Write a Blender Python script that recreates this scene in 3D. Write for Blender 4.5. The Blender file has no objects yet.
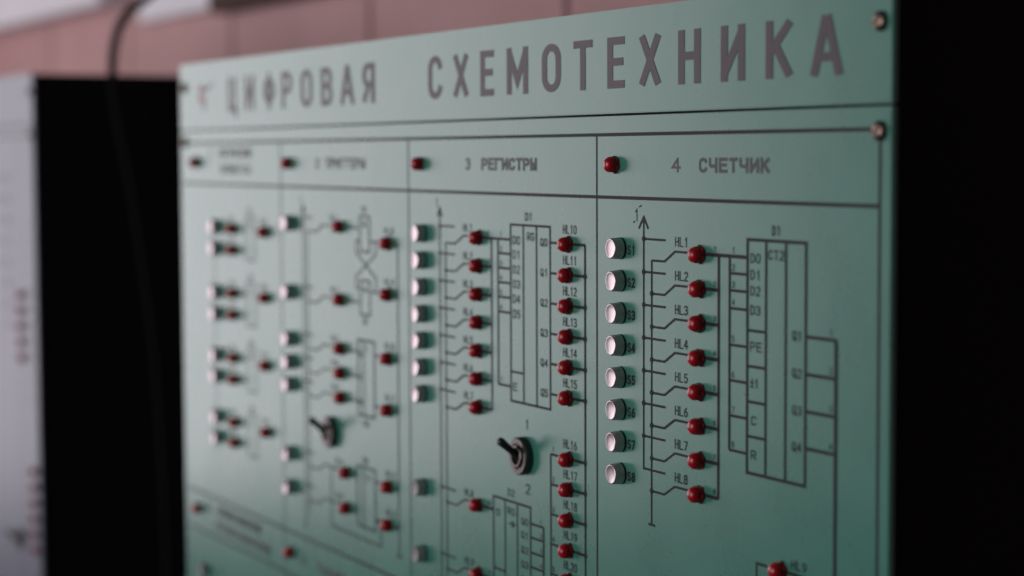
import bpy, bmesh, math, random
from mathutils import Vector, Matrix

SC = bpy.context.scene
COL = SC.collection
random.seed(7)
TOP = 1.70            # height of the stand's top edge above the floor, metres

# ------------------------------------------------------------------ camera
cam_d = bpy.data.cameras.new("camera")
cam = bpy.data.objects.new("camera", cam_d)
COL.objects.link(cam)
SC.camera = cam
cam_d.sensor_width = 36.0
cam_d.lens = 2000.0 / 1024.0 * 36.0
cam_d.clip_start = 0.01
cam_d.clip_end = 100.0
right = Vector((0.46749896, 0.88398384, -0.00415849))
up = Vector((-0.05707975, 0.03488061, 0.99776011))
fwd = Vector((-0.88214887, 0.46621445, -0.06676422))
loc = Vector((1.394265, -0.466214, TOP - 0.064977))
cam.matrix_world = Matrix(((right.x, up.x, -fwd.x, loc.x),
                           (right.y, up.y, -fwd.y, loc.y),
                           (right.z, up.z, -fwd.z, loc.z), (0, 0, 0, 1)))
cam_d.dof.use_dof = True
cam_d.dof.focus_distance = (Vector((0.632, 0.0, TOP - 0.14)) - loc).dot(fwd)
cam_d.dof.aperture_fstop = 5.6

# ------------------------------------------------------------------ world, lamps, exposure
SC.view_settings.view_transform = 'Standard'
SC.view_settings.look = 'None'
SC.view_settings.exposure = 0.0
SC.view_settings.gamma = 1.0
w = bpy.data.worlds.new("World")
SC.world = w
w.use_nodes = True
w.node_tree.nodes["Background"].inputs[0].default_value = (0.9, 0.92, 1.0, 1)
w.node_tree.nodes["Background"].inputs[1].default_value = 0.02


def area(name, pos, target, sx, sy, power, color):
    d = bpy.data.lights.new(name, 'AREA')
    d.shape = 'RECTANGLE'
    d.size, d.size_y = sx, sy
    d.energy = power
    d.color = color
    o = bpy.data.objects.new(name, d)
    COL.objects.link(o)
    o.location = pos
    o.rotation_euler = (Vector(target) - Vector(pos)).to_track_quat('-Z', 'Y').to_euler()
    return o


# daylight from a tall window at the far end of the room, left of the stands
area("window_light", (-2.4, -1.15, 1.77), (0.3, -0.3, 1.69), 1.8, 1.68, 26.8, (1.0, 0.93, 0.985))
# added fill lamp facing the panel, brightens the red lamps and button sides
area("front_fill", (0.25, -3.2, 1.75), (0.4, 0.0, 1.4), 2.2, 1.6, 74.0, (0.9, 0.96, 1.0))


# ------------------------------------------------------------------ materials
def mat(name, base, rough=0.5, metal=0.0, ior=1.5, coat=0.0, coat_rough=0.1, spec=0.5, mottling=0.0, scale=60.0,
        bump=0.0, bump_scale=900.0, rough_var=0.0, sss=0.0):
    m = bpy.data.materials.new(name)
    m.use_nodes = True
    nt = m.node_tree
    b = nt.nodes["Principled BSDF"]
    b.inputs["Base Color"].default_value = (*base, 1)
    b.inputs["Roughness"].default_value = rough
    b.inputs["Metallic"].default_value = metal
    b.inputs["IOR"].default_value = ior
    b.inputs["Coat Weight"].default_value = coat
    b.inputs["Coat Roughness"].default_value = coat_rough
    b.inputs["Specular IOR Level"].default_value = spec
    if sss:
        b.inputs["Subsurface Weight"].default_value = sss
        b.inputs["Subsurface Radius"].default_value = (0.006, 0.0004, 0.0004)
    tc = nt.nodes.new("ShaderNodeTexCoord")
    if mottling or rough_var:
        n = nt.nodes.new("ShaderNodeTexNoise")
        n.inputs["Scale"].default_value = scale
        n.inputs["Detail"].default_value = 6
        n.inputs["Roughness"].default_value = 0.65
        nt.links.new(tc.outputs["Object"], n.inputs["Vector"])
        if mottling:
            r = nt.nodes.new("ShaderNodeMapRange")
            r.inputs[1].default_value, r.inputs[2].default_value = 0.25, 0.75
            r.inputs[3].default_value, r.inputs[4].default_value = 1 - mottling, 1 + mottling
            nt.links.new(n.outputs[0], r.inputs[0])
            v = nt.nodes.new("ShaderNodeVectorMath")
            v.operation = 'SCALE'
            v.inputs[0].default_value = base
            nt.links.new(r.outputs[0], v.inputs["Scale"])
            nt.links.new(v.outputs[0], b.inputs["Base Color"])
        if rough_var:
            r = nt.nodes.new("ShaderNodeMapRange")
            r.inputs[1].default_value, r.inputs[2].default_value = 0.25, 0.75
            r.inputs[3].default_value, r.inputs[4].default_value = rough - rough_var, rough + rough_var
            nt.links.new(n.outputs[0], r.inputs[0])
            nt.links.new(r.outputs[0], b.inputs["Roughness"])
    if bump:
        n2 = nt.nodes.new("ShaderNodeTexNoise")
        n2.inputs["Scale"].default_value = bump_scale
        n2.inputs["Detail"].default_value = 3
        nt.links.new(tc.outputs["Object"], n2.inputs["Vector"])
        bp = nt.nodes.new("ShaderNodeBump")
        bp.inputs["Strength"].default_value = bump
        bp.inputs["Distance"].default_value = 0.0005
        nt.links.new(n2.outputs[0], bp.inputs["Height"])
        nt.links.new(bp.outputs[0], b.inputs["Normal"])
    return m


M = dict(
    green=mat("green_enamel", (0.036, 0.136, 0.101), rough=0.28, mottling=0.09, scale=22, bump=0.35, bump_scale=16, rough_var=0.025),
    plate_edge=mat("plate_edge", (0.02, 0.05, 0.04), rough=0.6),
    ink=mat("dark_ink", (0.020, 0.013, 0.015), rough=0.6, spec=0.12),
    title_ink=mat("brown_ink", (0.055, 0.036, 0.041), rough=0.5, spec=0.25),
    heading_ink=mat("grey_ink", (0.040, 0.032, 0.036), rough=0.5, spec=0.25),
    red_ink=mat("red_ink", (0.30, 0.07, 0.09), rough=0.6, spec=.15),
    black=mat("black_paint", (0.0025, 0.0025, 0.0028), rough=0.75, spec=0.15),
    steel=mat("brushed_steel", (0.52, 0.51, 0.50), rough=0.34, metal=0.75, bump=0.05, bump_scale=2500),
    cap=mat("cap_metal", (0.50, 0.41, 0.42), rough=0.32, metal=0.85),
    dull_cap=mat("dull_cap_metal", (0.20, 0.185, 0.18), rough=0.5, metal=0.7),
    collar=mat("black_collar", (0.012, 0.013, 0.013), rough=0.4),
    lens=mat("red_plastic", (0.32, 0.004, 0.010), rough=0.30, spec=0.4, sss=1.0),
    bezel=mat("dark_red_plastic", (0.26, 0.004, 0.008), rough=0.45, sss=.7),
    gun=mat("gunmetal", (0.11, 0.092, 0.088), rough=0.36, metal=1.0, bump=0.1, bump_scale=1500),
    lever=mat("dark_lever", (0.05, 0.045, 0.042), rough=0.42, metal=0.7),
    brass=mat("aged_brass", (0.17, 0.11, 0.085), rough=0.40, metal=1.0, mottling=0.25, scale=900),
    lilac=mat("lilac_enamel", (0.100, 0.100, 0.132), rough=0.38, spec=0.17, mottling=0.06, scale=12),
    pink=mat("pink_wall_board", (0.385, 0.208, 0.203), rough=0.7, spec=.2, mottling=0.16, scale=3.5),
    seam=mat("wall_seam", (0.10, 0.05, 0.05), rough=0.8),
    white=mat("white_chart", (0.60, 0.55, 0.58), rough=0.7, spec=.2, mottling=0.05, scale=9),
    brown=mat("brown_wood", (0.05, 0.022, 0.013), rough=0.7, spec=.1, mottling=0.2, scale=20),
    cable=mat("black_rubber", (0.004, 0.004, 0.0045), rough=0.7, spec=.08),
)


# ------------------------------------------------------------------ helpers
def link(name, bm, material, parent=None, loc=(0, 0, 0), smooth=False, sharp=35):
    me = bpy.data.meshes.new(name)
    bm.normal_update()
    if smooth:
        for f in bm.faces:
            f.smooth = True
        for e in bm.edges:
            if len(e.link_faces) == 2 and e.calc_face_angle(0) > math.radians(sharp):
                e.smooth = False
    bm.to_mesh(me)
    bm.free()
    me.materials.append(material)
    o = bpy.data.objects.new(name, me)
    COL.objects.link(o)
    o.location = loc
    if parent:
        o.parent = parent
    return o


def empty(name, loc, label, cat, group=None):
    o = bpy.data.objects.new(name, None)
    COL.objects.link(o)
    o.location = loc
    tag(o, label, cat, group)
    return o


def tag(o, label, cat, group=None):
    o["label"], o["category"] = label, cat
    if group:
        o["group"] = group


def box(bm, x0, x1, y0, y1, z0, z1, bevel=0.0):
    r = bmesh.ops.create_cube(bm, size=1.0)
    vs = r["verts"]
    bmesh.ops.scale(bm, vec=(x1 - x0, y1 - y0, z1 - z0), verts=vs)
    bmesh.ops.translate(bm, vec=((x0 + x1) / 2, (y0 + y1) / 2, (z0 + z1) / 2), verts=vs)
    if bevel:
        es = list({e for v in vs for e in v.link_edges})
        bmesh.ops.bevel(bm, geom=es, offset=bevel, segments=2, affect='EDGES')
    return vs


def lathe(bm, prof, n=48, knurl=None, phase=0.0, close=True):
    """profile of (radius mm, height mm out of the panel) turned about the panel's normal (-Y)"""
    rings = []
    for r, h in prof:
        if r < 1e-6:
            rings.append([bm.verts.new((0, -h / 1000, 0))])
            continue
        ring = []
        for k in range(n):
            a = 2 * math.pi * k / n + phase
            rr = r
            if knurl and knurl[0] <= h <= knurl[1]:
                rr = r + knurl[2] * (1 if k % 2 else -1)
            ring.append(bm.verts.new((rr * math.cos(a) / 1000, -h / 1000, rr * math.sin(a) / 1000)))
        rings.append(ring)
    for a, b in zip(rings, rings[1:]):
        if len(a) == 1 and len(b) == 1:
            continue
        for k in range(n):
            k2 = (k + 1) % n
            if len(b) == 1:
                bm.faces.new((a[k], a[k2], b[0]))
            elif len(a) == 1:
                bm.faces.new((a[0], b[k2], b[k]))
            else:
                bm.faces.new((a[k], a[k2], b[k2], b[k]))
    return bm


def W(u, v):
    return (u / 1000, 0.0, v / 1000)


# ------------------------------------------------------------------ printed ribbons and the stroke lettering
class Ink:
    """printed lines: thin sheets just proud of the plate, panel millimetres (u right, v up, from the stand's top left corner)"""

    def __init__(self, bold=1.0):
        self.bold = bold
        self.bm = bmesh.new()
        self.k = 0

    def ribbon(self, pts, t, closed=False, sx=1.0, caps=False):
        pts = [p for i, p in enumerate(pts) if i == 0 or (abs(p[0] - pts[i - 1][0]) + abs(p[1] - pts[i - 1][1])) > 1e-5]
        n = len(pts)
        t *= self.bold
        h = 0.12 + 0.004 * (self.k % 40)
        self.k += 1
        P = [Vector((p[0] / sx, p[1])) for p in pts]
        if caps and not closed and n > 1:
            ends = []
            for a, b in ((P[0], P[1]), (P[-1], P[-2])):
                d = (a - b).normalized()
                ends.append(a + d * t * (0.5 if max(abs(d.x), abs(d.y)) > .97 else 0.3))
            P[0], P[-1] = ends
        L, R = [], []
        for i in range(n):
            if closed:
                a, b, c = P[(i - 1) % n], P[i], P[(i + 1) % n]
            else:
                a, b, c = P[max(i - 1, 0)], P[i], P[min(i + 1, n - 1)]
            d1 = (b - a).normalized() if (b - a).length > 1e-9 else None
            d2 = (c - b).normalized() if (c - b).length > 1e-9 else None
            d1 = d1 or d2
            d2 = d2 or d1
            n1, n2 = Vector((-d1.y, d1.x)), Vector((-d2.y, d2.x))
            m = (n1 + n2)
            if m.length < 1e-6:
                m = n1
            m.normalize()
            s = min(1.0 / max(m.dot(n1), 0.3), 2.6) * t / 2
            L.append(b + m * s)
            R.append(b - m * s)
        vl = [self.bm.verts.new((p.x * sx / 1000, -h / 1000, p.y / 1000)) for p in L]
        vr = [self.bm.verts.new((p.x * sx / 1000, -h / 1000, p.y / 1000)) for p in R]
        for i in range(n if closed else n - 1):
            j = (i + 1) % n
            self.bm.faces.new((vl[i], vr[i], vr[j], vl[j]))

    def line(self, *pts, t=0.9):
        self.ribbon(list(pts), t)

    def rect(self, u0, v0, u1, v1, t=0.9):
        self.ribbon([(u0, v0), (u1, v0), (u1, v1), (u0, v1)], t, closed=True)

    def dot(self, u, v, r=1.1):
        h = 0.30 + 0.004 * (self.k % 20)
        self.k += 1
        self.bm.faces.new([self.bm.verts.new(((u + r * math.cos(a)) / 1000, -h / 1000, (v + r * math.sin(a)) / 1000))
                           for a in [2 * math.pi * i / 12 for i in range(12)]])

    def glyph(self, ch, u, v, wid, H, t, sx=1.0):
        for st in GL.get(ch, []):
            cl = st[0] == 'C'
            pts = st[1:] if cl else st
            tx = t * sx
            self.ribbon([(u + tx / 2 + x * (wid - tx), v + t / 2 + y * (H - t)) for x, y in pts], t, cl, sx, True)

    def text(self, s, u0, u1, v0, v1, t, gap=0.25, sx=1.0):
        """letters filling u0..u1, baseline v0, cap line v1"""
        n = len(s)
        v0, v1 = v0 - .015 * (v1 - v0), v1 + .015 * (v1 - v0)
        adv = (u1 - u0) / (n - gap)
        for i, ch in enumerate(s):
            wd = adv * (1 - gap)
            if ch in '1I' and n > 1:
                pass
            self.glyph(ch, u0 + i * adv, v0, wd, v1 - v0, t, sx)


def arc(cx, cy, rx, ry, a0, a1, n=14):
    return [(cx + rx * math.cos(math.radians(a0 + (a1 - a0) * i / n)), cy + ry * math.sin(math.radians(a0 + (a1 - a0) * i / n))) for i in range(n + 1)]


def bowl(y0, y1, x0=0.0, x1=1.0):
    r = (y1 - y0) / 2
    return [(x0, y1)] + arc(x1 - 0.42, (y0 + y1) / 2, 0.42, r, 90, -90, 10) + [(x0, y0)]


OO = ['C'] + arc(.5, .72, .5, .28, 0, 180, 10) + arc(.5, .28, .5, .28, 180, 360, 10)
GL = {
    'О': [OO], '0': [OO], 'Q': [OO, [(.5, .32), (1.08, -.10)]],
    'С': [arc(.5, .72, .5, .28, 12, 180, 10) + arc(.5, .28, .5, .28, 180, 348, 10)],
    'Е': [[(1, 1), (0, 1), (0, 0), (1, 0)], [(0, .52), (.88, .52)]],
    'Х': [[(0, 0), (1, 1)], [(0, 1), (1, 0)]],
    'М': [[(0, 0), (0, 1)], [(0.04, .92), (.5, .25), (.96, .92)], [(1, 1), (1, 0)]],
    'Т': [[(0, 1), (1, 1)], [(.5, 1), (.5, 0)]],
    'Н': [[(0, 0), (0, 1)], [(1, 0), (1, 1)], [(0, .52), (1, .52)]],
    'И': [[(0, 1), (0, 0)], [(0, .06), (1, .94)], [(1, 1), (1, 0)]],
    'К': [[(0, 0), (0, 1)], [(1, 1), (0.05, .45)], [(.30, .6), (1, 0)]],
    'А': [[(0, 0), (.44, 1)], [(.56, 1), (1, 0)], [(.18, .28), (.82, .28)]],
    'Ц': [[(0, 1), (0, 0), (1, 0), (1.0, -.2)], [(.85, 1), (.85, 0)]],
    'Ф': [['C'] + arc(.5, .52, .5, .33, 0, 360, 18)[:-1], [(.5, -.02), (.5, 1.02)]],
    'Р': [[(0, 0), (0, 1)], bowl(.46, 1)],
    'В': [[(0, 0), (0, 1)], bowl(.52, 1, 0, .94), bowl(0, .52)],
    'Б': [[(0.9, 1), (0, 1), (0, 0)], bowl(0, .55)],
    'Я': [[(1, 0), (1, 1)], [(1 - x, y) for x, y in bowl(.46, 1)], [(.5, .46), (0, 0)]],
    'Ч': [[(0, 1), (0, .55), (.2, .42), (1, .42)], [(1, 1), (1, 0)]],
    'Г': [[(0, 0), (0, 1), (1, 1)]],
    'Ы': [[(0, 1), (0, 0)], bowl(0, .55, 0, .66), [(1, 1), (1, 0)]],
    'Л': [[(0, 0), (.25, .9), (.32, 1), (1, 1), (1, 0)]],
    'П': [[(0, 0), (0, 1), (1, 1), (1, 0)]],
    'З': [arc(.45, .76, .5, .24, 160, -90, 10), arc(.45, .27, .55, .27, 90, -160, 10)],
    'Г': [[(0, 0), (0, 1), (1, 1)]],
    '1': [[(.25, .78), (.6, 1), (.6, 0)]],
    '2': [arc(.5, .73, .48, .27, 165, -20, 10) + [(0, 0), (1, 0)]],
    '4': [[(1, .3), (0, .3), (.66, .96)], [(.72, 1), (.72, 0)]],
    '5': [[(.95, 1), (.1, 1), (.05, .55)] + arc(.48, .32, .5, .32, 120, -160, 12)],
    '6': [['C'] + arc(.5, .3, .5, .3, 0, 360, 14)[:-1], [(.02, .36), (.2, .75), (.75, 1)]],
    '7': [[(0, 1), (1, 1), (.35, 0)]],
    '8': [['C'] + arc(.5, .76, .44, .24, 0, 360, 14)[:-1], ['C'] + arc(.5, .27, .5, .27, 0, 360, 14)[:-1]],
    '9': [['C'] + arc(.5, .7, .5, .3, 0, 360, 14)[:-1], [(.98, .64), (.8, .25), (.25, 0)]],
    'L': [[(0, 1), (0, 0), (1, 0)]],
    'D': [['C', (0, 0), (0, 1), (.55, 1), (1, .78), (1, .22), (.55, 0)]],
    'S': [arc(.5, .75, .48, .25, 20, 250, 12) + arc(.5, .26, .5, .26, 80, -165, 12)],
    'R': [[(0, 0), (0, 1)], bowl(.46, 1), [(.5, .46), (1, 0)]],
    'G': [arc(.5, .72, .5, .28, 12, 180, 10) + arc(.5, .28, .5, .28, 180, 350, 10) + [(1, .45), (.6, .45)]],
    '±': [[(0, .6), (1, .6)], [(.5, 1), (.5, .2)], [(0, .02), (1, .02)]],
    '+': [[(0, .5), (1, .5)], [(.5, .9), (.5, .1)]],
    '&': [[(1, 0), (.15, .8), (.4, 1), (.7, .8), (0, .3), (.3, 0), (1, .4)]],
}
for a, b in (('H', 'Н'), ('C', 'С'), ('T', 'Т'), ('E', 'Е'), ('P', 'Р'), ('O', 'О'), ('3', 'З')):
    GL[a] = GL[b]

ROW = lambda k: -107.7 - 14.66 * k

# ------------------------------------------------------------------ wall behind (the setting)
bm = bmesh.new()
seams = [-3540 + 425.0 * i for i in range(14)]
YW = 0.40
for a, b in zip(seams, seams[1:]):
    u0, u1 = a / 1000 + 0.003, b / 1000 - 0.003
    box(bm, u0, u1, YW, YW + 0.02, 0.0, 2.9, bevel=0.002)
box(bm, -3.5, 1.9, YW + 0.010, YW + 0.05, 0.0, 2.9)
wall = link("wall", bm, M['pink'])
wall.data.materials.append(M['seam'])
for f in list(wall.data.polygons)[-6:]:
    f.material_index = 1
wall["kind"] = "structure"

# white charts and a dark wooden frame hanging on the wall
bm = bmesh.new()
box(bm, -2.62, -1.43, YW - 0.040, YW - 0.001, TOP + 0.153, TOP + 0.95, bevel=0.003)
o = link("wall_chart", bm, M['white'])
tag(o, "large pale chart board on the pink wall, left of the black cable", "chart")
bm = bmesh.new()
box(bm, -1.325, -1.02, YW - 0.016, YW - 0.001, TOP + 0.120, TOP + 0.80, bevel=0.003)
o = link("wall_chart", bm, M['white'])
tag(o, "narrow white chart board on the pink wall beside the dark brown frame", "chart")
fr = empty("picture_frame", (0, 0, 0), "dark brown wooden frame on the pink wall above the mint green stand", "frame")
bm = bmesh.new()
box(bm, -1.012, -0.60, YW - 0.024, YW - 0.001, TOP + 0.112, TOP + 0.150, bevel=0.004)
box(bm, -1.012, -0.974, YW - 0.024, YW - 0.001, TOP + 0.1505, TOP + 0.66, bevel=0.004)
box(bm, -0.638, -0.60, YW - 0.024, YW - 0.001, TOP + 0.1505, TOP + 0.66, bevel=0.004)
box(bm, -1.012, -0.60, YW - 0.024, YW - 0.001, TOP + 0.6605, TOP + 0.70, bevel=0.004)
link("moulding", bm, M['brown'], fr)
bm = bmesh.new()
box(bm, -0.973, -0.639, YW - 0.012, YW - 0.001, TOP + 0.151, TOP + 0.660)
link("backing_board", bm, M['brown'], fr)

# ------------------------------------------------------------------ prototypes of the parts
PARTS = {}


def place(kind, parent, u, v, z=0.0, roll=0.0, lean=0.0):
    """first call links the prototype, later calls copy it with its sub-parts"""
    proto, used = PARTS[kind]
    if not used:
        o = proto
        PARTS[kind][1] = True
    else:
        o = proto.copy()
        COL.objects.link(o)
        for ch in proto.children:
            c = ch.copy()
            COL.objects.link(c)
            c.parent = o
    o.parent = parent
    o.location = (u / 1000, z, v / 1000)
    o.rotation_euler = (random.uniform(-lean, lean), roll, random.uniform(-lean, lean))
    return o


# indicator lamp: six-sided bezel and a domed red lens
bm = bmesh.new()
lathe(bm, [(0, 0), (4.15, 0.0), (4.15, 1.1), (3.9, 1.5), (3.2, 1.5), (0, 1.5)], n=6, phase=math.pi / 2)
led = link("indicator_lamp", bm, M['bezel'])
bm = bmesh.new()
lathe(bm, [(3.4, 1.3), (3.7, 2.0), (3.6, 3.3), (3.15, 4.5), (2.3, 5.4), (1.3, 5.85), (0, 5.9)], n=9)
link("lens", bm, M['lens'], led, smooth=True, sharp=32)
PARTS['led'] = [led, False]

# push button: black collar, ribbed steel barrel, dished bright cap
bm = bmesh.new()
lathe(bm, [(4.95, 1.0), (4.85, 1.6), (4.6, 5.0), (4.45, 5.3), (4.0, 5.3)], n=72, knurl=(1.5, 5.1, 0.05))
btn = link("push_button", bm, M['steel'], smooth=True, sharp=50)
bm = bmesh.new()
lathe(bm, [(5.0, 0.0), (5.0, 0.8), (4.85, 1.0), (4.6, 1.0)], n=40)
link("collar", bm, M['collar'], btn, smooth=True)
bm = bmesh.new()
lathe(bm, [(4.5, 5.2), (4.45, 5.5), (4.2, 5.7), (3.9, 5.64), (3.4, 5.52), (2.3, 5.40), (1.1, 5.34), (0, 5.33)], n=48)
link("cap", bm, M['cap'], btn, smooth=True, sharp=70)
PARTS['button'] = [btn, False]

# toggle switch: knurled nut, bushing, bat lever tilted up
bm = bmesh.new()
lathe(bm, [(9.4, 0.0), (9.4, 3.6), (8.8, 4.3), (6.6, 4.3), (6.2, 3.7), (5.7, 3.7)], n=80, knurl=(-1, 3.7, 0.10))
tog = link("toggle_switch", bm, M['gun'], smooth=True, sharp=40)
bm = bmesh.new()
lathe(bm, [(5.7, 2.6), (5.7, 4.9), (5.2, 5.3), (4.2, 5.3), (3.6, 3.6), (0, 3.6)], n=40)
link("bushing", bm, M['gun'], tog, smooth=True)
bm = bmesh.new()
prof = [(0, -1.0), (2.0, -1.0), (1.9, 2.0), (1.75, 6.0), (1.9, 10.0), (2.15, 13.2), (1.9, 14.4), (1.1, 15.0), (0, 15.1)]
lathe(bm, prof, n=24)
bmesh.ops.rotate(bm, cent=(0, 0, 0), matrix=Matrix.Rotation(math.radians(-40), 3, 'X'), verts=bm.verts)
bmesh.ops.translate(bm, vec=(0, -0.0030, -0.0006), verts=bm.verts)
link("lever", bm, M['lever'], tog, smooth=True, sharp=60)
PARTS['toggle'] = [tog, False]

# dome head screw with a slot
bm = bmesh.new()
lathe(bm, [(3.8, 0), (3.8, 0.6), (3.4, 1.5), (2.5, 2.1), (1.3, 2.4), (0, 2.48)], n=28)
scr = link("screw", bm, M['brass'], smooth=True, sharp=60)
bm = bmesh.new()
box(bm, -0.0024, 0.0024, -0.00252, -0.0014, -0.00035, 0.00035)
link("slot", bm, M['black'], scr)
PARTS['screw'] = [scr, False]

# ------------------------------------------------------------------ the stand with the green panels
stand = empty("training_stand", (0, 0, TOP),
              "mint green panel stand with large dark lettering, rows of buttons and red lamps", "training stand")
bm = bmesh.new()
box(bm, 0.0015, 0.809, 0.0035, 0.235, -TOP, -0.0010, bevel=0.001)
link("cabinet", bm, M['black'], stand)

bm = bmesh.new()
box(bm, 0.0, 0.8105, 0.0, 0.003, -0.0468, 0.0, bevel=0.0005)
tp = link("title_panel", bm, M['green'], stand)
bm = bmesh.new()
box(bm, 0.0, 0.8105, 0.0, 0.003, -0.760, -0.0479, bevel=0.0005)
mp = link("main_panel", bm, M['green'], stand)
F = 0.0      # the plates' front face

# --- title
centres = [('Ц', 110.2), ('И', 143), ('Ф', 178.5), ('Р', 209.5), ('О', 242.5), ('В', 274.8), ('А', 306), ('Я', 337),
           ('С', 425.2), ('Х', 456), ('Е', 486), ('М', 518.7), ('О', 553.3), ('Т', 583.6), ('Е', 613.5), ('Х', 642.6),
           ('Н', 674.3), ('И', 707), ('К', 739.4), ('А', 770.5)]
wd = dict(М=21, Ф=19.5, О=17.4, А=18.8, К=16.8, Т=16.4, Е=13.9)
for word in (centres[:8], centres[8:]):
    ti = Ink(1.30)
    for ch, c in word:
        ww = wd.get(ch, 16.2)
        ti.glyph(ch, c - ww / 2, -35.1, ww, 22.3, 2.75, 1.38)
    o = link("lettering", ti.bm, M['title_ink'], tp)
    o.location = (0, F, 0)
# small emblem ahead of the title
em = Ink()
em.ribbon(arc(50, -22.5, 5.2, 4.2, 40, 320, 16), 3.4)
em.ribbon([(41.5, -26.5), (57, -26.2)], 1.6)
o = link("emblem", em.bm, M['red_ink'], tp)
o.location = (0, F, 0)
em = Ink()
em.ribbon([(57, -21), (62.5, -17), (69, -16)], 2.2)
em.ribbon([(51.5, -28.5), (53.5, -33.5)], 3.2)
em.ribbon([(42, -17.5), (47, -15.8)], 1.6)
o = link("emblem", em.bm, M['title_ink'], tp)
o.location = (0, F, 0)

# --- main panel: frame lines of the table
ln = Ink(1.2)
tx = Ink(1.08)
C1, C2, C3, C4 = 197.5, 390.3, 596.3, 803.6
ln.line((6, -56.3), (C4 + .7, -56.3), t=1.3)
ln.line((6, -84.8), (C4, -84.8), t=1.3)
ln.line((C4, -56.3), (C4, -700), t=1.3)
ln.line((C1, -56.3), (C1, -700), t=0.9)
ln.line((C2, -56.3), (C2, -700), t=0.9)
ln.line((C3, -56.3), (C3, -700), t=0.95)
ln.line((6, -305.2), (C3, -305.2), t=1.2)
ln.line((6, -333), (C3, -333), t=1.1)

# headings
tx.text("4", 660.6, 667.4, -73.0, -66.9, 1.05)
tx.text("СЧЕТЧИК", 682, 733.2, -73.0, -66.9, 1.35, gap=.2)
tx.text("3", 461.2, 466.2, -73.0, -66.9, 1.05)
tx.text("РЕГИСТРЫ", 479.4, 538, -73.0, -66.9, 1.35, gap=.2)
tx.text("2", 256, 261, -73.0, -66.9, 1.05)
tx.text("ТРИГГЕРЫ", 272, 331, -73.0, -66.9, 1.35, gap=.2)
tx.text("1", 62, 66, -66.4, -60.3, 1.05)
tx.text("ЛОГИЧЕСКИЕ", 82, 146, -66.4, -60.3, 1.0, gap=.2)
tx.text("ЭЛЕМЕНТЫ".replace("Э", "З"), 84, 142, -77.4, -71.3, 1.0, gap=.2)
tx.text("5", 48, 53, -317.0, -310.6, 1.05)
tx.text("ПРЕОБРАЗОВАТЕЛИ", 70, 154, -316.4, -310, 1.35, gap=.2)
tx.text("ПРЕОБРАЗОВАТЕЛЕЙ".replace("Й", "И"), 67, 171, -327.6, -321.2, 1.35, gap=.2)
tx.text("6", 227, 232.5, -323.2, -317.4, 1.05)
tx.text("ТАЙМЕР".replace("Й", "И"), 252, 297, -323.2, -317.4, 1.35, gap=.2)

def lettering(ink, m='ink'):
    o = link("lettering", ink.bm, M[m], mp)
    o.location = (0, F, 0)
    return Ink(1.08)


tx = lettering(tx, 'heading_ink')
SW = 0.52   # small lettering stroke
# --- section 4: counter
b1, b2 = 637.5, 644.2
ln.line((b1, -94), (b1, ROW(6.70)), t=.95)
ln.line((633.3, -98.2), (b1, -93.0), (641.3, -98.2), t=.95)
tx.text("1", 629.6, 633.2, -95.0, -89.6, SW)
ln.line((633.6, -88.6), (635.6, -88.0), t=.5)
ln.line((628.6, -95.6), (629.8, -95.2), t=.6)
for k in range(8):
    v = ROW(k) + 5.0
    ln.line((b1, v), (655.5, v), t=.85)
    if k < 7:
        ln.dot(b1, v, 1.2)
    v2 = ROW(k) - 4.3
    ln.line((b2, v2), (654.8, v2), (663.2, ROW(k) + .35), (684, ROW(k) + .35), t=.85)
    if k:
        ln.dot(b2, v2, 1.2)
    ln.line((684, ROW(k) + .25), (697.2, ROW(k) + .25), t=1.3)
    tx.text("S%d" % (k + 1), 623.7, 630.0, ROW(k) - 2.6, ROW(k) + 1.75, .78, gap=.22)
    tx.text("HL%d" % (k + 1), 663.4, 673.4, ROW(k) + 2.6, ROW(k) + 6.7, SW, gap=.23)
    tx.text("%d" % (k + 1), 693.4, 695.2, ROW(k) + 1.6, ROW(k) + 3.9, .3)
ln.line((b2, ROW(0) - 4.3), (b2, -229.6), t=.95)
ln.line((641.6, -229.8), (646.9, -229.8), t=.9)
A4, B4, X4 = 697.2, 705.3, 718.2
ln.line((A4, ROW(0) + .25), (A4, ROW(7) + .25), t=1.4)
for k in range(1, 7):
    ln.dot(A4, ROW(k) + .25, .8)
ln.line((A4, ROW(0) + .25), (X4, ROW(0) + .25), t=1.3)
ln.line((B4, ROW(0) + .25), (B4, -188.2), t=1.2)
for i, v in enumerate((-114.5, -121.6, -129.0, -144.2, -159.0, -173.7, -188.2)):
    ln.line((B4, v), (X4, v), t=1.0)
    tx.text("%d" % (i + 2), 707.0, 709.0, v + 1.2, v + 3.8, .32)
tx.text("1", 707.0, 709.0, ROW(0) + 1.4, ROW(0) + 4.0, .32)
ln.rect(X4, -195.96, 758.2, -100.1, t=1.15)
ln.line((731.3, -100.1), (731.3, -195.96), t=1.0)
ln.line((744.9, -100.1), (744.9, -195.96), t=1.0)
for v in (-137.2, -151.9, -166.5, -180.8):
    ln.line((X4, v), (731.3, v), t=1.0)
for s, v in (("D0", -107.6), ("D1", -114.4), ("D2", -120.9), ("D3", -128.8), ("PE", -143.7)):
    tx.text(s, 720.4, 727.2 if s != "PE" else 728.4, v - 1.95, v + 1.95, SW)
tx.text("±1", 720.5, 726, -160.6, -156.9, SW)
tx.text("C", 721.2, 724.8, -175.9, -172.2, SW)
tx.text("R", 721.2, 724.6, -190.0, -186.3, SW)
tx.text("CT2", 733.0, 743.6, -107.7, -103.8, SW)
tx.text("D1", 735.4, 741.0, -97.9, -94.0, SW)
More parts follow.
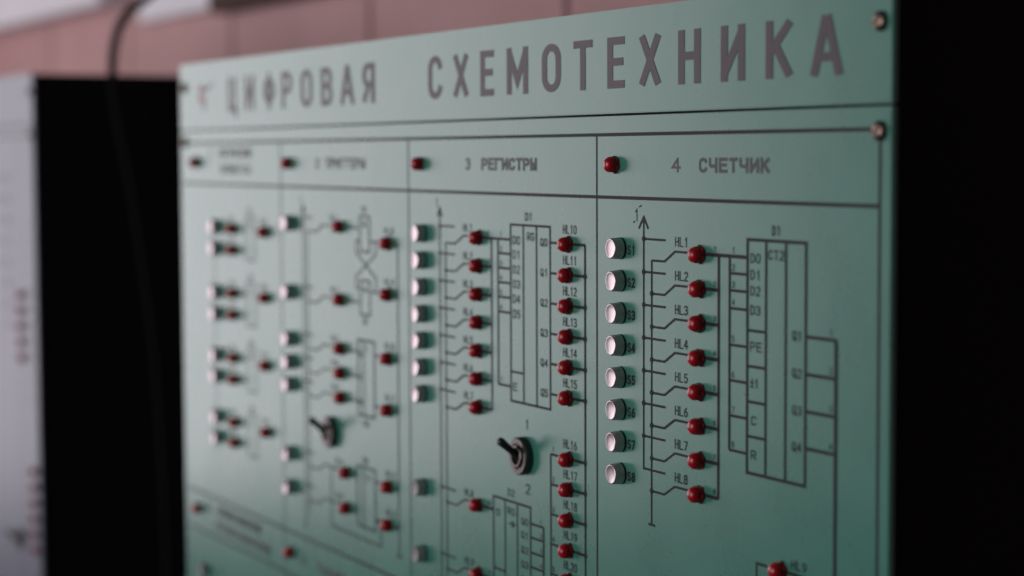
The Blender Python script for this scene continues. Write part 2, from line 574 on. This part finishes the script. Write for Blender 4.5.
for i, v in enumerate((-136.8, -151.6, -166.3, -180.9)):
    ln.line((758.2, v), (777.8, v), t=1.15)
    tx.text("Q%d" % (i + 1), 749.4, 755.6, v - 2.1, v + 1.7, SW)
    tx.text("%d" % (i + 1), 773.6, 775.6, v + 1.6, v + 4.0, .32)
ln.line((777.8, -136.8), (777.8, -420), t=1.5)
ln.line((733, -232.4), (725.4, -232.4), (725.4, -420), t=1.0)
ln.line((744, -232.4), (777.8, -232.4), t=1.1)
tx.text("HL9", 749.4, 759.6, -230.4, -226.6, SW, gap=.23)

tx = lettering(tx)
# --- section 3: registers
g1, g2 = 429.7, 436.6
ln.line((g1, -94), (g1, -420), t=1.0)
ln.line((426.6, -98.2), (g1, -93.2), (432.8, -98.2), t=.9)
tx.text("1", 424.6, 427.6, -93.2, -88.4, SW)
ln.line((g2, ROW(0) - 4.2), (g2, -420), t=1.0)
for k, lab in [(i, i + 1) for i in range(7)] + [(9.5, 8), (11.98, 9)]:
    v = ROW(k) + (4.7 if k < 9 else 3.3)
    ln.line((g1, v), (447.4, v), t=.85)
    ln.dot(g1, v, 1.1)
    v2 = ROW(k) - 4.2
    ln.line((g2, v2), (448.3, v2), (458.2, ROW(k) + .35), (476, ROW(k) + .35), t=.85)
    if k:
        ln.dot(g2, v2, 1.1)
    if k < 9:
        ln.line((476, ROW(k) + .1), (490, ROW(k) + .1), t=1.15)
    else:
        ln.line((476, ROW(k) + .1), (491, ROW(k) + .1), t=1.15)
    tx.text("HL%d" % lab, 457.5, 468, ROW(k) + 2.6, ROW(k) + 6.6, SW, gap=.23)
    tx.text("%d" % lab, 485.6, 487.4, ROW(k) + 1.6, ROW(k) + 4.0, .32)
A3, B3, X3, Y3 = 490.0, 497.2, 510.8, 551.6
ln.line((A3, ROW(0) + .1), (A3, ROW(6) + .1), t=1.15)
ln.line((A3, ROW(0) + .1), (X3, ROW(0) + .1), t=1.1)
ln.line((B3, ROW(0) + .1), (B3, -181.4), t=1.1)
for i, v in enumerate((-114.8, -122.2, -129.5, -136.9, -144.4, -181.4)):
    ln.line((B3, v), (X3, v), t=1.0)
    tx.text("%d" % (i + 2), 499.2, 501.4, v + 1.1, v + 3.6, .32)
tx.text("1", 499.2, 501.4, ROW(0) + 1.4, ROW(0) + 3.9, .32)
ln.rect(X3, -188.5, Y3, -100.0, t=1.0)
ln.line((524.3, -100), (524.3, -188.5), t=.9)
ln.line((537.9, -100), (537.9, -188.5), t=.9)
ln.line((X3, -173.7), (524.3, -173.7), t=.9)
for i, v in enumerate((-107.6, -114.8, -122.2, -129.5, -136.9, -144.4)):
    tx.text("D%d" % i, 513.2, 520.6, v - 2.2, v + 2.0, SW)
    vq = ROW(i)
    tx.text("Q%d" % i, 541.9, 548.9, vq - 1.9, vq + 1.9, SW)
    ln.line((Y3, vq + .1), (558, vq + .1), t=1.0)
tx.text("E", 513.2, 517.2, -183.1, -179.3, SW)
tx.text("RG", 528.3, 535.6, -107.4, -103.4, SW)
tx.text("D1", 526.4, 533.4, -97.7, -93.7, SW)
g3 = 585.3
ln.line((g3, ROW(0) + .1), (g3, -420), t=1.05)
for k in list(range(6)) + [7, 8, 9, 10, 11]:
    v = ROW(k) + .1
    ln.line((572, v), (g3, v), t=1.15)
    if k:
        ln.dot(g3, v, 1.35)
    tx.text("HL%d" % (10 + k if k < 6 else 9 + k), 564.4, 577.2, ROW(k) + 4.9, ROW(k) + 9.1, .52, gap=.22)
    if k > 6:
        ln.line((551.7, v), (559, v), t=1.0)
        tx.text("%d" % (k - 6), 553.4, 555.2, v + 1.3, v + 3.8, .36)
ln.line((551.7, ROW(7) + .1), (551.7, -420), t=1.0)
tx.text("1", 526.0, 529.0, -201.2, -196.2, .6)
tx.text("2", 526.0, 530.4, -233.4, -228.4, .6)
# second register chip
ln.line((490.9, -420), (490.9, -239.7), (530.9, -239.7), (530.9, -420), t=1.0)
ln.line((503.8, -239.7), (503.8, -420), t=.9)
ln.line((517.0, -239.7), (517.0, -420), t=.9)
ln.line((490.9, -276.7), (503.8, -276.7), t=.9)
tx.text("D", 494.4, 498.0, -249.2, -245.8, SW)
tx.text("RG", 506.6, 514.4, -246.9, -243.0, SW)
tx.text("D2", 506.8, 514.0, -237.2, -233.5, SW)
ln.line((507.6, -251.2), (513.6, -251.2), t=.7)
ln.line((511.0, -249.5), (513.9, -251.2), (511.0, -252.9), t=.7)
for i, v in enumerate((-247.6, -254.5, -262.0, -269.3, -276.7)):
    tx.text("Q%d" % i, 521.0, 528.6, v - 1.9, v + 1.6, SW)
    ln.line((530.9, v), (544.3, v), t=1.0)
    tx.text("%d" % (i + 1), 540.8, 542.6, v + 1.2, v + 3.4, .32)
ln.line((544.3, -247.6), (544.3, -420), t=1.15)

tx = lettering(tx)
# --- section 2: triggers
t1, t2 = 234.6, 240.8
ln.line((t1, -96), (t1, -299), t=.85)
ln.line((231.6, -100.4), (t1, -95.6), (237.6, -100.4), t=.8)
tx.text("1", 230, 233, -95, -90.5, SW)
ln.line((t2, ROW(0) - 4), (t2, -287), t=.85)
K2 = [(0, 'a'), (2.97, 'a'), (4.97, 'a'), (5.97, 'a'), (6.97, 'a'), (10.0, 'b'), (11.44, 'b')]
for i, (k, kind) in enumerate(K2):
    v = ROW(k)
    ln.line((t1, v + 4.6), (249, v + 4.6), t=.85)
    ul = 296 if kind == 'a' else 301.5
    ln.line((t2, v - 4.2), (256, v - 4.2), (266, v + .3), (ul, v + .3), t=.85)
    ln.line((ul, v + .1), (319.5 if kind == 'a' else 316.5, v + .1), t=.9)
    tx.text("HL%d" % (i + 1), ul - 18, ul - 7, v + 3.2, v + 7.2, SW, gap=.23)
    tx.text("S%d" % (i + 1), 222.5, 229, v - 2, v + 2, .7)
for i, k in enumerate((.5, 2.48, 4.97, 6.98, 9.98, 11.48)):
    v = ROW(k)
    ln.line((342, v + .1), (375.4, v + .1), t=.95)
    tx.text("HL%d" % (i + 8), 357, 370, v + 5.0, v + 9.0, SW, gap=.23)
ln.line((375.4, ROW(.5)), (374.4, -292), t=.95)
ln.line((371, -292), (378, -292), t=.9)
ln.rect(322.6, -121.2, 336.4, -100.6, t=1.0)
ln.rect(322.6, -158.0, 336.4, -138.0, t=1.0)
ln.line((336.4, -115), (345.4, -115), (345.4, -122), (316.6, -136), (316.6, -143), (322.6, -143), t=.8)
ln.line((322.6, -115), (316.6, -115), (316.6, -122), (345.4, -136), (345.4, -144), (336.4, -144), t=.8)
tx.text("&", 327, 332, -107, -103, SW)
tx.text("&", 327, 332, -145, -141, SW)
tx.text("D1", 326, 332.4, -98.6, -94.8, SW)
tx.text("D2", 326, 332.4, -163.5, -159.8, SW)
ln.rect(318.6, -217.0, 341.9, -173.0, t=1.05)
ln.line((326.6, -173), (326.6, -217), t=.8)
tx.text("T", 328.6, 332.6, -180, -176.4, SW)
for s, v in (("S", -181.5), ("C", -195), ("R", -210)):
    tx.text(s, 320.4, 324.4, v - 1.9, v + 1.9, SW)
ln.rect(315.8, -283.0, 341.9, -247.6, t=1.0)
ln.line((324.6, -247.6), (324.6, -283), t=.8)
tx.text("TT", 328, 336.6, -256, -252.2, SW)
tx.text("D4", 324.6, 331.4, -245.6, -241.6, SW)
tx.text("D3", 326.6, 333.4, -223.6, -219.6, SW)
ln.line((301, ROW(10) + .1), (276.2, ROW(10) + .1), (276.2, -290), (349.4, -290.6), (349.4, -277), (342, -277), t=.85)

tx = lettering(tx)
# --- section 1: logic elements
ln.line((70, -108), (70, -272), t=.7)
n = 1
for g, (va, vb, vm) in enumerate(((ROW(.47), ROW(1.45), ROW(.49)), (ROW(3.46), ROW(4.46), ROW(3.42)), (ROW(6.46), ROW(7.46), ROW(6.45)), (ROW(9.46), ROW(10.42), ROW(9.43)))):
    for v in (va, vb):
        ln.line((95, v + .2), (133, v + .2), t=.8)
        tx.text("S%d" % n, 62, 68.5, v + 1.0, v + 5.0, SW)
        tx.text("HL%d" % n, 100, 110, v + 4.8, v + 8.4, SW, gap=.23)
        n += 1
    ln.rect(133, vb - 5.5, 149, va + 9.0, t=.85)
    ln.line((149, vm + .2), (181, vm + .2), t=.8)
    tx.text("&1&1"[g], 139, 143, va + 2.5, va + 6.2, SW)
    tx.text("D%d" % (g + 1), 137, 144, va + 11.0, va + 14.6, SW)
    tx.text("HL%d" % (g + 9), 160, 171, vm + 4.8, vm + 8.6, SW, gap=.23)

o = link("diagram_lines", ln.bm, M['ink'], mp)
o.location = (0, F, 0)
lettering(tx)

# --- indicator lamps
leds = []
for u in (613.6, 407.2, 213.2, 35.7):
    leds.append((u, -70.0))
leds += [(684.0, ROW(k)) for k in range(8)] + [(743.4, -232.2)]
leds += [(570.6, ROW(k)) for k in list(range(6)) + [7, 8, 9, 10, 11]]
leds += [(476.9 - .15 * k, ROW(k)) for k in list(range(7)) + [9.5, 11.98]]
leds += [(295, ROW(k)) if t == 'a' else (301.4, ROW(k)) for k, t in K2]
leds += [(364.0 - .15 * k, ROW(k)) for k in (.5, 2.48, 4.97, 6.98, 9.98, 11.48)]
for va, vb, vm in (((.47), (1.45), (.49)), ((3.46), (4.46), (3.42)), ((6.46), (7.46), (6.45)), ((9.46), (10.42), (9.43))):
    leds += [(109.7, ROW(va)), (109.7, ROW(vb)), (170.2, ROW(vm))]
leds += [(31, -317.6), (210, -318.4)]
for u, v in leds:
    place('led', stand, u - .5, v, F, random.uniform(-.5, .5), 0.06)

# --- push buttons
btns = [(618.2, ROW(k)) for k in range(8)]
btns += [(409.6 - .2 * k, ROW(k)) for k in list(range(7)) + [9.53, 12.05]]
btns += [(214.8 - .2 * k, ROW(k)) for k in (0, 2.97, 4.99, 5.99, 6.97, 9.98, 11.44)]
btns += [(77.2, ROW(k)) for k in (.44, 1.46, 3.52, 4.53, 6.49, 7.49, 9.42, 10.4)]
btns += [(45.1, -359.6)]
dull = btns[15:17] + btns[-1:]
for u, v in btns:
    b = place('button', stand, u - .4, v, F, random.uniform(-.6, .6), 0.02)
    if (u, v) in dull:
        b["label"] = "dull grey push button"
        for ch in b.children:
            if ch.name.startswith("cap"):
                ch.data = ch.data.copy()
                ch.data.materials[0] = M['dull_cap']

# --- toggle switches and screws
place('toggle', stand, 524.6, -214.6, F)
place('toggle', stand, 277.6, -232.6, F)
for u, v in ((803.6, -16.7), (803.6, -57.0), (9.5, -16.7), (9.5, -55.6)):
    place('screw', stand, u, v, F, random.uniform(0, 3))

# ------------------------------------------------------------------ the neighbouring stand at the left
nb = empty("training_stand", (-0.416, 0, TOP + 0.0105),
           "black sided stand with a pale lilac panel edge, standing left of the mint green one", "training stand")
bm = bmesh.new()
box(bm, -0.80, -0.0015, 0.0035, 0.240, -TOP - .0105, -0.001, bevel=0.001)
link("cabinet", bm, M['black'], nb)
bm = bmesh.new()
box(bm, -0.80, 0.0, 0.0, 0.003, -0.0468, 0.0, bevel=0.0005)
link("title_panel", bm, M['lilac'], nb)
bm = bmesh.new()
box(bm, -0.80, 0.0, 0.0, 0.003, -0.760, -0.0479, bevel=0.0005)
nm = link("main_panel", bm, M['lilac'], nb)
nk = Ink()
nk.line((-790, -57), (-8, -57), t=1.3)
nk.line((-8, -57), (-8, -700), t=1.1)
nk.line((-60, -57), (-60, -700), t=1.0)
for k in range(12):
    nk.line((-44, -140 - 14.66 * k), (-28, -140 - 14.66 * k), t=1)
for i, s in enumerate(("D1", "RG", "Q0", "Q1", "Q2", "Q3", "HL", "CT")):
    nk.text(s, -108, -96, -100 - 20 * i, -92 - 20 * i, 1.4)
o = link("diagram_lines", nk.bm, M['ink'], nm)
o.location = (0, F, 0)
for k in list(range(2, 7)) + list(range(13, 19)):
    place('led', nb, -16 if k > 9 else -51, ROW(k) - 68, F, random.uniform(-.5, .5))
place('toggle', nb, -75, -438, F)
place('screw', nb, -8.5, -16.7, F, .4)
place('screw', nb, -8.5, -56, F, 1.4)

# ------------------------------------------------------------------ cable hanging beside the black cabinet
pts = [(190, 150), (140, 110), (105, 82.1), (95.5, 74.5), (84, 66), (75.4, 54), (70.4, 35.8), (67.3, 8.5), (72.9, -32.3), (85.1, -87.2),
       (93.5, -151.8), (101.9, -216.9), (106.9, -263.8), (112, -360), (116, -520), (118, -700)]
cu = bpy.data.curves.new("hanging_cable", 'CURVE')
cu.dimensions = '3D'
cu.bevel_depth = 0.0042
cu.bevel_resolution = 4
sp = cu.splines.new('NURBS')
sp.points.add(len(pts) - 1)
for p, (y, z) in zip(sp.points, pts):
    p.co = (-0.395, y / 1000, TOP + z / 1000, 1)
sp.use_endpoint_u = True
sp.order_u = 4
sp.resolution_u = 8
tmp = bpy.data.objects.new("tmp", cu)
COL.objects.link(tmp)
bpy.context.view_layer.update()
me = bpy.data.meshes.new_from_object(tmp.evaluated_get(bpy.context.evaluated_depsgraph_get()))
bpy.data.objects.remove(tmp)
me.name = "hanging_cable"
me.materials.clear()
me.materials.append(M['cable'])
for f in me.polygons:
    f.use_smooth = True
o = bpy.data.objects.new("hanging_cable", me)
COL.objects.link(o)
tag(o, "thin black cable hanging down in front of the black cabinet side", "cable")
